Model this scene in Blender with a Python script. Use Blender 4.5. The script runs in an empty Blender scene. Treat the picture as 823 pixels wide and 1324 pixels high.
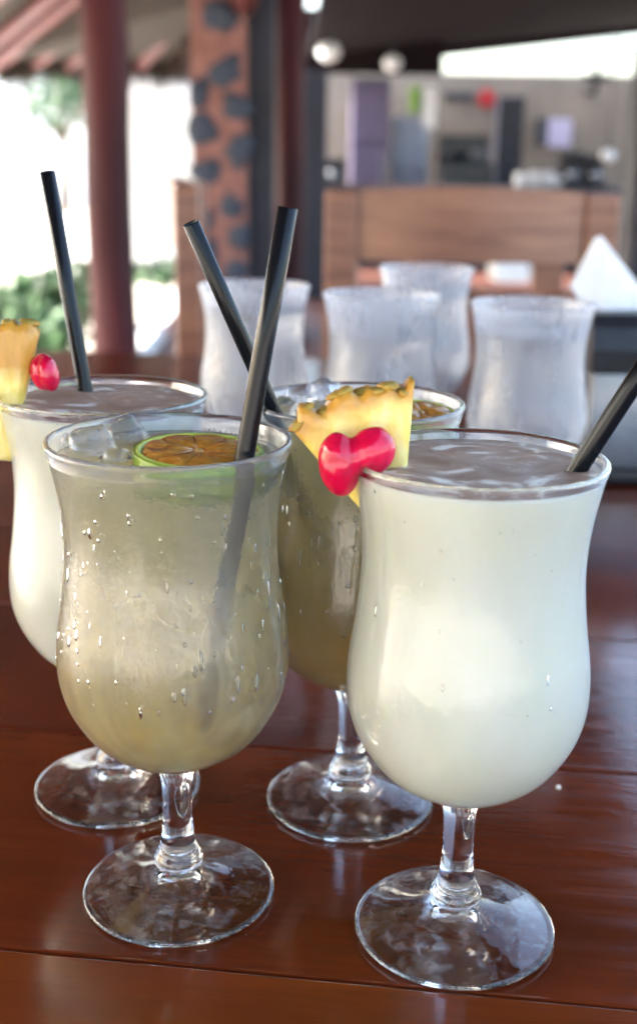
import bpy, bmesh, math, random
from mathutils import Vector, Matrix, noise
R = math.radians
random.seed(7)
S = bpy.context.scene
COL = S.collection

# ------------------------------------------------------------------ camera
F_PX, PITCH, ROLL, CAM_H = 1543.98, 0.2887, 0.0138, 0.2707     # fitted on the rims and feet of the glasses
XA = Vector((1, 0, 0)); UA = Vector((0, math.sin(PITCH), math.cos(PITCH))); FA = Vector((0, math.cos(PITCH), -math.sin(PITCH)))
CR = math.cos(ROLL) * XA + math.sin(ROLL) * UA
CU = -math.sin(ROLL) * XA + math.cos(ROLL) * UA
CAM = Vector((0, 0, CAM_H))
cd = bpy.data.cameras.new('camera'); cam = bpy.data.objects.new('camera', cd); COL.objects.link(cam)
M = Matrix.Identity(4)
for i, v in enumerate((CR, CU, -FA)):
    for k in range(3): M[k][i] = v[k]
M.translation = CAM
cam.matrix_world = M
cd.sensor_fit = 'HORIZONTAL'; cd.sensor_width = 36; cd.lens = F_PX / 823 * 36
cd.clip_start = 0.01; cd.clip_end = 600
cd.dof.use_dof = True; cd.dof.focus_distance = 0.415; cd.dof.aperture_fstop = 13.0
S.camera = cam

# ------------------------------------------------------------------ sky, sun, exposure
SUN_EL, SUN_AZ = R(38), R(-82)            # azimuth measured from +Y towards +X: the sun stands off to the left
W = bpy.data.worlds.new('World'); S.world = W; W.use_nodes = True
wn = W.node_tree.nodes; wl = W.node_tree.links
sky = wn.new('ShaderNodeTexSky'); sky.sky_type = 'NISHITA'; sky.sun_disc = False
sky.sun_elevation = SUN_EL; sky.sun_rotation = SUN_AZ; sky.air_density = 1.1; sky.dust_density = 4.0
wl.new(sky.outputs[0], wn['Background'].inputs[0]); wn['Background'].inputs[1].default_value = 0.12
sd = bpy.data.lights.new('sun', 'SUN'); sd.energy = 3.0; sd.angle = R(0.5); sd.color = (1, .95, .88)
sun = bpy.data.objects.new('sun', sd); COL.objects.link(sun)
to_sun = Vector((math.sin(SUN_AZ) * math.cos(SUN_EL), math.cos(SUN_AZ) * math.cos(SUN_EL), math.sin(SUN_EL)))
sun.rotation_euler = (-to_sun).to_track_quat('-Z', 'Y').to_euler()
S.view_settings.view_transform = 'Standard'; S.view_settings.look = 'None'; S.view_settings.gamma = 1
S.view_settings.exposure = 3.35
c = S.cycles
c.use_denoising = True
c.max_bounces = 20; c.diffuse_bounces = 4; c.glossy_bounces = 6; c.transmission_bounces = 12; c.transparent_max_bounces = 16; c.volume_bounces = 5; c.adaptive_threshold = .04
c.caustics_refractive = True; c.caustics_reflective = False; c.sample_clamp_indirect = 6; c.blur_glossy = 0.5

# ------------------------------------------------------------------ pixel helpers (pixel = direction only)
def ray(x, y):
    return ((x - 411.5) / F_PX * CR - (y - 662) / F_PX * CU + FA)
def atY(x, y, Y):
    d = ray(x, y); return CAM + d * (Y / d.y)
def atZ(x, y, Z):
    d = ray(x, y); return CAM + d * ((Z - CAM_H) / d.z)

# ------------------------------------------------------------------ object helpers
def tag(o, label, cat=None, group=None, kind=None):
    if label: o['label'] = label
    if cat: o['category'] = cat
    if group: o['group'] = group
    if kind: o['kind'] = kind
    return o
def empty(name, loc=(0, 0, 0), rz=0.0):
    o = bpy.data.objects.new(name, None); COL.objects.link(o); o.location = loc; o.rotation_euler = (0, 0, rz); o.empty_display_size = .02
    return o
def link(name, me, parent=None, loc=None, rot=None):
    o = bpy.data.objects.new(name, me); COL.objects.link(o)
    if parent: o.parent = parent
    if loc is not None: o.location = loc
    if rot is not None: o.rotation_euler = rot
    return o
def mesh(name, bm, mat, smooth=False):
    me = bpy.data.meshes.new(name); bm.normal_update(); bm.to_mesh(me); bm.free()
    for m in (mat if isinstance(mat, (list, tuple)) else [mat]): me.materials.append(m)
    if smooth:
        for p in me.polygons: p.use_smooth = True
    return me
def obj(name, bm, mat, parent=None, smooth=False, loc=None, rot=None):
    return link(name, mesh(name, bm, mat, smooth), parent, loc, rot)
def new(): return bmesh.new()
def box(bm, c, s, bev=0.0, rot=None, seg=2):
    r = bmesh.ops.create_cube(bm, size=1.0)
    vs = r['verts']
    bmesh.ops.scale(bm, vec=s, verts=vs)
    if bev > 0:
        es = list({e for v in vs for e in v.link_edges})
        b = bmesh.ops.bevel(bm, geom=es, offset=bev, segments=seg, profile=.6, affect='EDGES')
        vs = list({v for f in b['faces'] for v in f.verts} | {v for v in vs if v.is_valid})
    if rot is not None: bmesh.ops.rotate(bm, cent=(0, 0, 0), matrix=rot, verts=vs)
    bmesh.ops.translate(bm, vec=c, verts=vs)
    return vs
def lathe(bm, prof, n=72, close_top=False, close_bot=False, wob=None):
    rings = []
    for (r, z) in prof:
        if r < 1e-7: rings.append([bm.verts.new((0, 0, z))])
        else: rings.append([bm.verts.new((r * math.cos(2 * math.pi * k / n), r * math.sin(2 * math.pi * k / n), z)) for k in range(n)])
    for a, b in zip(rings, rings[1:]):
        for k in range(n):
            k2 = (k + 1) % n
            if len(a) == 1: bm.faces.new((a[0], b[k2], b[k]))
            elif len(b) == 1: bm.faces.new((a[k], a[k2], b[0]))
            else: bm.faces.new((a[k], a[k2], b[k2], b[k]))
    if close_bot: bm.faces.new(rings[0][::-1])
    if close_top: bm.faces.new(rings[-1])
def tube(bm, pts, rads, n=12, cap=True):
    rings = []
    P = [Vector(p) for p in pts]
    for i, p in enumerate(P):
        t = (P[min(i + 1, len(P) - 1)] - P[max(i - 1, 0)]).normalized()
        a = t.orthogonal().normalized() if i == 0 else (A - t * A.dot(t)).normalized()
        A = a; b = t.cross(a)
        r = rads[i] if isinstance(rads, (list, tuple)) else rads
        rings.append([bm.verts.new(p + r * (math.cos(2 * math.pi * k / n) * a + math.sin(2 * math.pi * k / n) * b)) for k in range(n)])
    for u, v in zip(rings, rings[1:]):
        for k in range(n): bm.faces.new((u[k], u[(k + 1) % n], v[(k + 1) % n], v[k]))
    if cap: bm.faces.new(rings[0][::-1]); bm.faces.new(rings[-1])
def smoothprof(pts, sub=6):
    out = []
    P = [pts[0]] + list(pts) + [pts[-1]]
    for i in range(1, len(P) - 2):
        for s in range(sub):
            t = s / sub
            q = []
            for k in (0, 1):
                a, b, c_, d = P[i - 1][k], P[i][k], P[i + 1][k], P[i + 2][k]
                q.append(.5 * (2 * b + (c_ - a) * t + (2 * a - 5 * b + 4 * c_ - d) * t * t + (3 * b - a - 3 * c_ + d) * t ** 3))
            out.append(tuple(q))
    out.append(tuple(pts[-1]))
    return out

# ------------------------------------------------------------------ materials
def lin(h):
    v = [int(h[i:i + 2], 16) / 255 for i in (0, 2, 4)]
    return tuple(((x + .055) / 1.055) ** 2.4 if x > .04045 else x / 12.92 for x in v) + (1,)
class Mat:
    def __init__(s, name):
        s.m = bpy.data.materials.new(name); s.m.use_nodes = True
        s.t = s.m.node_tree; s.n = s.t.nodes; s.l = s.t.links
        s.b = s.n['Principled BSDF']; s.o = s.n['Material Output']
    def set(s, **k):
        names = dict(col='Base Color', rough='Roughness', trans='Transmission Weight', ior='IOR', metal='Metallic', coat='Coat Weight', coatr='Coat Roughness', sss='Subsurface Weight', sssr='Subsurface Radius', ssss='Subsurface Scale', emis='Emission Color', emiss='Emission Strength', spec='Specular IOR Level', alpha='Alpha')
        for a, v in k.items():
            if a == 'col' and isinstance(v, str): v = lin(v)
            s.b.inputs[names[a]].default_value = v
        return s
    def node(s, t, **k):
        n = s.n.new(t)
        for a, v in k.items():
            if a in n.inputs: n.inputs[a].default_value = v
            else: setattr(n, a, v)
        return n
    def coords(s, scale=(1, 1, 1), kind='Object', loc=None):
        tc = s.node('ShaderNodeTexCoord'); mp = s.node('ShaderNodeMapping'); mp.inputs['Scale'].default_value = scale
        s.l.new(tc.outputs[kind], mp.inputs[0]); 
        if loc is not None: s.l.new(loc, mp.inputs['Location'])
        return mp.outputs[0]
    def noise(s, vec, scale, detail=4, rough=.55, dist=0.0):
        n = s.node('ShaderNodeTexNoise'); n.inputs['Scale'].default_value = scale; n.inputs['Detail'].default_value = detail
        n.inputs['Roughness'].default_value = rough; n.inputs['Distortion'].default_value = dist
        s.l.new(vec, n.inputs['Vector']); return n.outputs['Fac']
    def ramp(s, fac, stops, interp='LINEAR'):
        r = s.node('ShaderNodeValToRGB'); e = r.color_ramp.elements; r.color_ramp.interpolation = interp
        while len(e) < len(stops): e.new(.5)
        for i, (p, col) in enumerate(stops):
            e[i].position = p
            e[i].color = lin(col) if isinstance(col, str) else ((col, col, col, 1) if isinstance(col, (int, float)) else col)
        s.l.new(fac, r.inputs[0]); return r.outputs[0]
    def mix(s, fac, a, b, mode='MIX'):
        m = s.node('ShaderNodeMix', data_type='RGBA', blend_type=mode)
        for sock, v in ((m.inputs[0], fac), (m.inputs[6], a), (m.inputs[7], b)):
            if hasattr(v, 'is_linked'): s.l.new(v, sock)
            else: sock.default_value = v
        return m.outputs[2]
    def math(s, op, a, b=0.0):
        m = s.node('ShaderNodeMath', operation=op)
        for i, v in enumerate((a, b)):
            if hasattr(v, 'is_linked'): s.l.new(v, m.inputs[i])
            else: m.inputs[i].default_value = v
        return m.outputs[0]
    def bump(s, h, strength=.3, dist=.001, prev=None):
        b = s.node('ShaderNodeBump'); b.inputs['Strength'].default_value = strength; b.inputs['Distance'].default_value = dist
        s.l.new(h, b.inputs['Height'])
        if prev is not None: s.l.new(prev, b.inputs['Normal'])
        s.l.new(b.outputs[0], s.b.inputs['Normal']); return b.outputs[0]
    def to(s, out, name): s.l.new(out, s.b.inputs[name])
def plain(name, c1, c2=None, rough=.6, scale=20, bump=0.0, stretch=(1, 1, 1), **k):
    m = Mat(name); m.set(rough=rough, **k)
    v = m.coords(stretch); f = m.noise(v, scale)
    m.to(m.ramp(f, [(.3, c1), (.7, c2 or c1)]), 'Base Color')
    if bump: m.bump(f, bump, .5 / scale)
    return m.m

def mat_table():
    m = Mat('varnished_mahogany')
    oi = m.node('ShaderNodeObjectInfo'); rnd = m.math('MULTIPLY', oi.outputs['Random'], 37.0)
    cx = m.node('ShaderNodeCombineXYZ'); m.l.new(rnd, cx.inputs[0]); m.l.new(rnd, cx.inputs[1]); m.l.new(rnd, cx.inputs[2])
    v = m.coords((1.0, 11, 6), loc=cx.outputs[0])
    big = m.noise(v, 1.9, 5, .6, 1.6)
    v2 = m.coords((6, 130, 60), loc=cx.outputs[0]); fine = m.noise(v2, 3.0, 4, .65)
    v3 = m.coords((9, 9, 9), loc=cx.outputs[0]); blot = m.noise(v3, 1.0, 3)
    col = m.ramp(big, [(.25, '270b06'), (.42, '441609'), (.58, '5b210b'), (.75, '7e3912')])
    col = m.mix(m.ramp(fine, [(.35, .65), (.6, 0.0)]), col, lin('2c0e09'))
    col = m.mix(m.ramp(blot, [(.4, 0.0), (.75, .45)]), col, lin('8a3d18'))
    col = m.mix(.42, col, oi.outputs['Color'])      # each plank has a tone of its own
    m.to(col, 'Base Color')
    m.set(rough=.5, coat=1.0, coatr=.12, spec=.0); m.b.inputs['Coat IOR'].default_value = 1.55
    vr = m.coords((2, 25, 8)); rr = m.noise(vr, 6, 4)
    m.to(m.ramp(rr, [(.3, .07), (.75, .20)]), 'Coat Roughness')
    h = m.mix(.5, m.noise(m.coords((5, 160, 30)), 3.0, 3), m.noise(m.coords((30, 60, 30)), 4.0, 3))
    nb = m.bump(h, .2, .0006)
    m.l.new(nb, m.b.inputs['Coat Normal'])
    return m.m
def mat_glass(name, rough=0.0, droplets=0.0, haze=0.0, hs=70):
    m = Mat(name); m.set(col=(1, 1, 1, 1), trans=1.0, ior=1.47, rough=rough)
    if droplets > 0:
        tc = m.coords((1, 1, 1))
        vo = m.node('ShaderNodeTexVoronoi'); vo.inputs['Scale'].default_value = 620; m.l.new(tc, vo.inputs['Vector'])
        vo2 = m.node('ShaderNodeTexVoronoi'); vo2.inputs['Scale'].default_value = 260; m.l.new(tc, vo2.inputs['Vector'])
        st = m.noise(m.coords((260, 260, 18)), 1.0, 3)
        d1 = m.ramp(vo.outputs['Distance'], [(.0, 1.0), (.45, 0.0)])
        d2 = m.ramp(vo2.outputs['Distance'], [(.0, 1.0), (.35, 0.0)])
        h = m.mix(.6, m.mix(.4, d1, d2), st)
        sz = m.node('ShaderNodeSeparateXYZ'); m.l.new(tc, sz.inputs[0])
        h = m.math('MULTIPLY', h, m.ramp(m.math('MULTIPLY', sz.outputs[2], 5.0), [(.852, 1.0), (.868, 0.0)]))   # the lip stays dry
        m.bump(h, droplets, .0006)
        patch = m.noise(m.coords((60, 60, 18)), 1.0, 4)
        m.to(m.ramp(patch, [(.35, rough), (.7, rough + .16)]), 'Roughness')
    if haze > 0:
        df = m.node('ShaderNodeBsdfDiffuse'); df.inputs[0].default_value = (.74, .78, .88, 1)
        tr = m.node('ShaderNodeBsdfTranslucent'); tr.inputs[0].default_value = (.82, .84, .9, 1)
        a = m.node('ShaderNodeMixShader'); a.inputs[0].default_value = .5
        m.l.new(df.outputs[0], a.inputs[1]); m.l.new(tr.outputs[0], a.inputs[2])
        mx = m.node('ShaderNodeMixShader')
        pt = m.noise(m.coords((1, 1, .45)), hs, 5, .65)
        m.l.new(m.ramp(pt, [(.3, haze * .5), (.7, min(1, haze * 1.5))]), mx.inputs[0])
        m.l.new(m.b.outputs[0], mx.inputs[1]); m.l.new(a.outputs[0], mx.inputs[2]); m.l.new(mx.outputs[0], m.o.inputs[0])
    return m.m
def mat_foot():
    m = Mat('wet_foot_glass'); m.set(col=(1, 1, 1, 1), trans=1.0, ior=1.47, rough=0.0)
    v = m.coords((1, 1, 1))
    n1 = m.noise(v, 120, 3, .6, .6)
    m.bump(n1, .12, .0012)
    df = m.node('ShaderNodeBsdfDiffuse'); df.inputs[0].default_value = (.75, .72, .72, 1)
    mx = m.node('ShaderNodeMixShader')
    n2 = m.noise(m.coords((1, 1, 1)), 170, 4, .6, .4)
    m.l.new(m.ramp(n2, [(.52, 0.0), (.62, .09), (.75, .13)]), mx.inputs[0])
    m.l.new(m.b.outputs[0], mx.inputs[1]); m.l.new(df.outputs[0], mx.inputs[2]); m.l.new(mx.outputs[0], m.o.inputs[0])
    return m.m
def mat_cream():
    m = Mat('creamy_drink')
    v = m.coords((1, 1, .5))
    n = m.noise(v, 60, 4)
    col = m.ramp(n, [(.3, 'ebeedb'), (.7, 'f2f3e6')])
    m.to(col, 'Base Color')
    m.set(rough=.35, sss=.6, sssr=(.012, .010, .007), ssss=1.0, spec=.35)
    m.bump(m.noise(m.coords((1, 1, 1)), 300, 3), .12, .0006)
    return m.m
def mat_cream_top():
    m = Mat('drink_surface_tan')
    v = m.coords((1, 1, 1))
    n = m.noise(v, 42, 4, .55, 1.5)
    col = m.ramp(n, [(.36, '8f7462'), (.52, 'a58c7a'), (.60, 'd8cfc0'), (.70, 'ece8dc')])  # tan top with paler blotches spread by noise
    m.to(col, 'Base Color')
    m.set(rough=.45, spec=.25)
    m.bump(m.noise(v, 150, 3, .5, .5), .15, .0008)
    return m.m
def mat_cloudy(name, tint, dens, milk):
    m = Mat(name); m.set(col=(1, 1, 1, 1), trans=1.0, ior=1.33, rough=.06)
    nb = m.bump(m.noise(m.coords((1, 1, .6)), 130, 3), .25, .001)
    v = m.node('ShaderNodeVolumePrincipled')
    v.inputs['Color'].default_value = tint; v.inputs['Density'].default_value = dens; v.inputs['Anisotropy'].default_value = .2
    m.l.new(v.outputs[0], m.o.inputs['Volume'])
    # suspended pulp and slush right behind the glass
    ss = m.node('ShaderNodeSubsurfaceScattering'); ss.inputs['Scale'].default_value = 1.0; ss.inputs['Radius'].default_value = (.008, .007, .004)
    n = m.noise(m.coords((1, 1, .35)), 55, 4, .6)
    sz = m.node('ShaderNodeSeparateXYZ'); m.l.new(m.coords(), sz.inputs[0]); zz = m.math('MULTIPLY', sz.outputs[2], 5.0)
    low = m.ramp(n, [(.3, milk[0]), (.7, milk[1])])
    m.l.new(m.mix(m.ramp(zz, [(.45, 0.0), (.75, 1.0)]), low, lin(milk[4])), ss.inputs['Color'])      # slush rises, syrup sinks
    mx = m.node('ShaderNodeMixShader')
    m.l.new(m.math('MULTIPLY', m.ramp(m.noise(m.coords((1, 1, .5)), 38, 4, .6, .5), [(.3, milk[2]), (.7, milk[3])]), m.ramp(zz, [(.42, 1.0), (.78, .22)])), mx.inputs[0])
    m.l.new(m.b.outputs[0], mx.inputs[1]); m.l.new(ss.outputs[0], mx.inputs[2]); m.l.new(mx.outputs[0], m.o.inputs[0])
    return m.m
def mat_pine():
    m = Mat('pineapple_flesh')
    n = m.noise(m.coords((220, 220, 55)), 1.0, 4, .6, .4)
    n2 = m.noise(m.coords((1, 1, 1)), 60, 3)
    col = m.ramp(n, [(.25, 'dcc052'), (.5, 'efdc84'), (.75, 'f6ecae')])
    col = m.mix(m.ramp(n2, [(.4, 0.0), (.8, .5)]), col, lin('e6c24e'))
    sx = m.node('ShaderNodeSeparateXYZ'); m.l.new(m.coords(), sx.inputs[0])
    rad = m.math('SQRT', m.math('ADD', m.math('MULTIPLY', sx.outputs[0], sx.outputs[0]), m.math('MULTIPLY', sx.outputs[2], sx.outputs[2])))
    rad = m.math('ADD', rad, m.math('MULTIPLY', m.math('SUBTRACT', n2, .5), .012))
    m.to(m.mix(m.ramp(m.math('MULTIPLY', rad, 10.0), [(.485, 0.0), (.55, .9)]), col, lin('b9822a')), 'Base Color')
    m.set(rough=.3, sss=.35, sssr=(.008, .006, .002), ssss=1.0)
    m.bump(n, .55, .0012)
    return m.m
def mat_lime_flesh():
    m = Mat('mandarin_lime_pulp')
    n = m.noise(m.coords((1, 1, 1)), 260, 4, .6, .6)
    m.to(m.ramp(n, [(.3, '9a5a18'), (.55, 'b87a2a'), (.75, 'd6a455')]), 'Base Color')
    m.set(rough=.18, sss=.25, sssr=(.004, .002, .001), ssss=1.0); m.bump(n, .6, .001)
    return m.m
def mat_straw():
    m = Mat('black_straw_plastic'); m.set(col=(.004, .005, .007, 1), rough=.2, spec=.22)
    m.bump(m.noise(m.coords((1, 1, .1)), 400, 2), .05, .0003); return m.m
def mat_cherry():
    m = Mat('maraschino_cherry'); n = m.noise(m.coords((1, 1, 1)), 120, 3)
    m.to(m.ramp(n, [(.3, 'a8062c'), (.7, 'd01244')]), 'Base Color')
    m.set(rough=.12, sss=.2, sssr=(.006, .001, .0015), ssss=1.0, coat=.2, coatr=.08, spec=.35); m.bump(n, .35, .001); return m.m

T = mat_table()
G_CLEAR = mat_glass('clear_glass', 0.0)
G_COND = mat_glass('dewy_glass', .05, droplets=.85, haze=.07, hs=110)
G_FROST = mat_glass('fogged_glass', .22, droplets=.25, haze=.30, hs=60)
G_FOOT = mat_foot()
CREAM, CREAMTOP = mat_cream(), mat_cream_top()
CLOUDY = mat_cloudy('cloudy_lime_drink', (.995, .95, .62, 1), 30, ('dcb44c', 'ecd07c', .20, .46, 'ead9ac'))
CLOUDY2 = mat_cloudy('cloudy_amber_drink', (.985, .90, .46, 1), 45, ('d6a440', 'e6bd60', .4, .65, 'd8b878'))
WATER = mat_glass('ice_water', .12, droplets=.2, haze=.12)
ICE = mat_glass('ice', .05, droplets=.4, haze=.1)
DROP = mat_glass('water_drop', 0.0)
PINE = mat_pine(); RIND = plain('pineapple_rind', 'b8791f', '9a8a38', .6, 150, .6)
LFLESH = mat_lime_flesh(); LRIND = plain('lime_rind', '66890f', '8aa81c', .3, 260, .35); LMEM = plain('lime_membrane', 'b98a48', 'd0a868', .3, 120); LPITH = plain('lime_pith', 'a8b43c', 'c4cc6a', .5, 100)
STRAW, CHERRY = mat_straw(), mat_cherry()

# ================================================================== SETTING
FL = -0.75
mfloor = plain('shaded_floor_concrete', '4a2a24', '5e3a30', .5, 3, .15)
mground = plain('pale_paving', 'a9a39a', 'c2bcb2', .8, 1.5, .2)
bm = new(); box(bm, (2.6, 5.6, FL - .05), (7.2, 18, .1)); o = obj('floor', bm, mfloor); tag(o, 'dark red concrete floor under the thatched roof', kind='structure')
bm = new(); bmesh.ops.create_grid(bm, x_segments=2, y_segments=2, size=260); bmesh.ops.translate(bm, vec=(0, 0, FL - .06), verts=bm.verts)
o = obj('ground', bm, mground); tag(o, 'pale sunlit paving outside the roof', kind='structure')

# ---- table: separate planks on a frame
TROT = math.atan(-.1245); PW = .163; GAP = .0012
table = empty('wooden_table', (0, .3481, FL), TROT)
tag(table, 'long varnished red-brown wooden plank table under all the glasses', 'table')
bm = new(); box(bm, (0, 0, -.019), (2.3, PW - GAP, .038), .0010)
pm = mesh('plank', bm, T)
for i in range(-2, 8):
    o = link('plank', pm, table, (0, (i + .5) * PW, -FL)); o.color = lin(('6c300e', '703410', '66290e', '48150a', '4e1a0b', '441509', '4c190a', '461609', '4e1b0b', '481609')[i + 2])
TY0, TY1 = -2 * PW, 8 * PW
bm = new(); box(bm, (0, TY0 + .1, -FL - .088), (2.0, .03, .096)); obj('apron', bm, T, table)
bm = new(); box(bm, (0, TY1 - .1, -FL - .088), (2.0, .03, .096)); obj('apron', bm, T, table)
bm = new(); box(bm, (0, 0, (-FL - .04) / 2), (.08, .08, -FL - .04), .004); lm = mesh('leg', bm, T)
for x in (-.95, .95):
    for y in (TY0 + .1, TY1 - .1): link('leg', lm, table, (x, y, 0))

# ================================================================== GLASSES
OUT_ = smoothprof([(.0075, .0535), (.0105, .0565), (.0200, .0608), (.0300, .0686), (.0371, .0793), (.0405, .0890), (.0414, .0985), (.0408, .1090), (.0392, .1195), (.0379, .1300), (.0371, .1400), (.0373, .1500), (.0384, .1600), (.0403, .1700), (.0415, .1750)], 5)
LIP = [(.0420, .1762), (.0422, .1772), (.0418, .1781), (.0410, .1784), (.0402, .1780), (.0398, .1770)]
IN_ = smoothprof([(.0393, .1745), (.0385, .1700), (.0366, .1600), (.0355, .1500), (.0353, .1400), (.0361, .1300), (.0374, .1195), (.0390, .1090), (.0396, .0985), (.0386, .0895), (.0352, .0805), (.0284, .0712), (.0190, .0645), (.0080, .0612), (0, .0608)], 5)
STEM = smoothprof([(.0075, .0535), (.0060, .0490), (.0055, .0420), (.0055, .0330), (.0059, .0270), (.0065, .0222), (.0077, .0185), (.0090, .0158), (.0092, .0142), (.0086, .0125)], 5)
FOOT = [(.0086, .0125), (.0105, .0112), (.0160, .0086), (.0240, .0058), (.0310, .0038), (.0345, .0029), (.0358, .0026), (.0363, .0020), (.0363, .0012), (.0357, .0005), (.0345, .0002), (.0330, .0006), (.0240, .0026), (.0150, .0048), (.0080, .0062), (0, .0068)]
def in_r(z, d=0.0):
    P = sorted(IN_, key=lambda q: q[1])
    for a, b in zip(P, P[1:]):
        if a[1] <= z <= b[1]: return a[0] + (b[0] - a[0]) * (z - a[1]) / max(1e-9, b[1] - a[1]) + d
    return P[-1][0] + d
bm = new(); lathe(bm, OUT_ + LIP + IN_, 96); bowl_c = mesh('bowl', bm, G_COND, True)
bm = new(); lathe(bm, OUT_ + LIP + IN_, 64); bowl_f = mesh('bowl', bm, G_FROST, True)
bm = new(); lathe(bm, OUT_ + LIP + IN_, 96); bowl_p = mesh('bowl', bm, mat_glass('bowl_glass_light_dew', .015, droplets=.22), True)
bm = new(); lathe(bm, STEM[::-1], 48); stem_m = mesh('stem', bm, G_CLEAR, True)
bm = new(); lathe(bm, FOOT[::-1], 96); foot_m = mesh('foot', bm, G_FOOT, True)
def glass(loc, label, bowl, group):
    g = empty('hurricane_glass', (loc[0], loc[1], .0002), random.uniform(0, 6))
    tag(g, label, 'glass', group)
    link('bowl', bowl, g); link('stem', stem_m, g); link('foot', foot_m, g)
    return g
def drink(name, loc, level, mat, top, label, group, n=80):
    bm = new()
    pr = [(0, .0606)] + [(r + .00025, z - .0001) for (r, z) in IN_[::-1] if z < level - .001 and r > 0] + [(in_r(level, .0003), level)]
    rr = in_r(level, .0003)
    lathe(bm, pr, n)
    # slightly uneven surface
    rim = [v for v in bm.verts if abs(v.co.z - level) < 1e-6 and v.co.xy.length > rr - 1e-5]
    rim.sort(key=lambda v: math.atan2(v.co.y, v.co.x)); prev = rim
    n = len(rim); k = 9
    for s in range(1, k + 1):
        q = 1 - s / k
        if s == k:
            cvt = bm.verts.new((0, 0, level + .0005))
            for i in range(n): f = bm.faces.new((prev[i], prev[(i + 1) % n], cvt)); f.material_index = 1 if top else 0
        else:
            ring = []
            for v in rim:
                x, y = v.co.x * q, v.co.y * q
                ring.append(bm.verts.new((x, y, level + .0012 * noise.noise(Vector((x * 90 + loc[0] * 50, y * 90, 3))) * min(1, (1 - q) * 4))))
            for i in range(n):
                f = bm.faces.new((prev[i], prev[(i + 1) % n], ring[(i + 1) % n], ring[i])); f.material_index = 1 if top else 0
            prev = ring
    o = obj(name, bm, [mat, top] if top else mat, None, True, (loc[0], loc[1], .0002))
    tag(o, label, 'drink', group); return o
GC, GD, GA, GB = (-.0514, .3979), (.0517, .3772), (-.0876, .4755), (.0154, .4676)
glass(GC, 'stemmed hurricane glass beaded with drops, holding the cloudy lime drink and half lime', bowl_c, 'cocktail glasses')
glass(GD, 'stemmed hurricane glass of creamy white cocktail with pineapple and split cherry on its rim', bowl_p, 'cocktail glasses')
glass(GA, 'stemmed hurricane glass of white cocktail standing behind the cloudy lime drink', bowl_p, 'cocktail glasses')
glass(GB, 'stemmed hurricane glass of amber cocktail half hidden behind the pineapple wedge with cherries', bowl_c, 'cocktail glasses')
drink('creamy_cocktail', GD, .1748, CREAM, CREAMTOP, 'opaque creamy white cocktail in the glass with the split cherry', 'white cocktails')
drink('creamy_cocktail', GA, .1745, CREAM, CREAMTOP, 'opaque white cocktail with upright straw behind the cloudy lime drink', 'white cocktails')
drink('lime_cocktail', GC, .1720, CLOUDY, None, 'cloudy pale yellow lime cocktail with floating half lime and black straw', 'cloudy cocktails')
drink('lime_cocktail', GB, .1710, CLOUDY2, None, 'cloudy amber cocktail behind the pineapple wedge', 'cloudy cocktails')

WG = 'fogged water glasses'
for (x0, x1, yt, lab, lev) in [(610, 768, 385, 'fogged glass of ice water beside the black napkin holder', .158),
                          (418, 568, 383, 'fogged glass of ice water, front one of the overlapping pair before the wooden chair', .150),
                          (491, 611, 349, 'fogged glass of ice water standing behind another, directly before the wooden chair back', .155),
                          (258, 400, 370, 'fogged glass of ice water seen behind the two crossing black straws', .160)]:
    d = F_PX * .083 / (x1 - x0)
    Yw = d * 1.0
    for _ in range(8):
        p = atZ((x0 + x1) / 2, yt + 8, .1784); 
    Yd = d / math.cos(PITCH) - (CAM_H - .178) * math.tan(PITCH)
    Xw = atY((x0 + x1) / 2, yt + 8, Yd).x
    print('water glass', Xw, Yd, p)
    loc = (Xw, Yd)
    glass(loc, lab, bowl_f, WG)
    dr = drink('ice_water', loc, lev, WATER, None, lab.replace('fogged glass of ice water', 'ice water in the fogged glass').replace('standing ', ''), 'ice water in fogged glasses', 48)

# ---- condensation drops on the two cloudy cocktail glasses (uncountable)
def out_at(z):
    P = OUT_
    for a, b in zip(P, P[1:]):
        if a[1] <= z <= b[1]:
            t = (z - a[1]) / max(1e-9, b[1] - a[1]); return a[0] + (b[0] - a[0]) * t, math.atan2(b[0] - a[0], b[1] - a[1])
    return P[-1][0], 0
def drops(loc, n, seed, label, smax=.0008):
    rg = random.Random(seed); bm = new()
    for i in range(n):
        z = rg.uniform(.092, .172); a = rg.uniform(math.pi * .95, math.pi * 2.05)
        r, sl = out_at(z)
        s = smax * rg.random() ** 2.2 + .00022
        nrm = Vector((math.cos(a) * math.cos(sl), math.sin(a) * math.cos(sl), -math.sin(sl)))
        ctr = Vector((r * math.cos(a), r * math.sin(a), z))
        up = (Vector((0, 0, 1)) - nrm * nrm.z).normalized(); sd_ = nrm.cross(up)
        st = rg.choice((1, 1.2, 1.5, 2.2, 4.0)) if s > .0003 else 1
        rows = [(1.0, -.02), (.8, .25), (.45, .42)]
        rings = []
        for (q, h) in rows:
            rings.append([bm.verts.new(ctr + nrm * (h * s * .8 + .00005) + (sd_ * math.cos(t * math.pi / 4) + up * (math.sin(t * math.pi / 4) * st)) * (s * q)) for t in range(8)])
        top = bm.verts.new(ctr + nrm * (.48 * s * .8))
        for u, v in zip(rings, rings[1:]):
            for t in range(8): bm.faces.new((u[t], u[(t + 1) % 8], v[(t + 1) % 8], v[t]))
        for t in range(8): bm.faces.new((rings[-1][t], rings[-1][(t + 1) % 8], top))
        bm.faces.new(rings[0][::-1])
    o = obj('condensation', bm, DROP, None, True, (loc[0], loc[1], .0002))
    tag(o, label, 'condensation', None, 'stuff')
drops(GC, 170, 3, 'water drops beading on the cloudy lime cocktail glass')
drops(GB, 220, 5, 'water drops beading on the amber cocktail glass')
drops(GD, 24, 8, 'fine water drops on the creamy cocktail glass with the split cherry', .0004)

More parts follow.
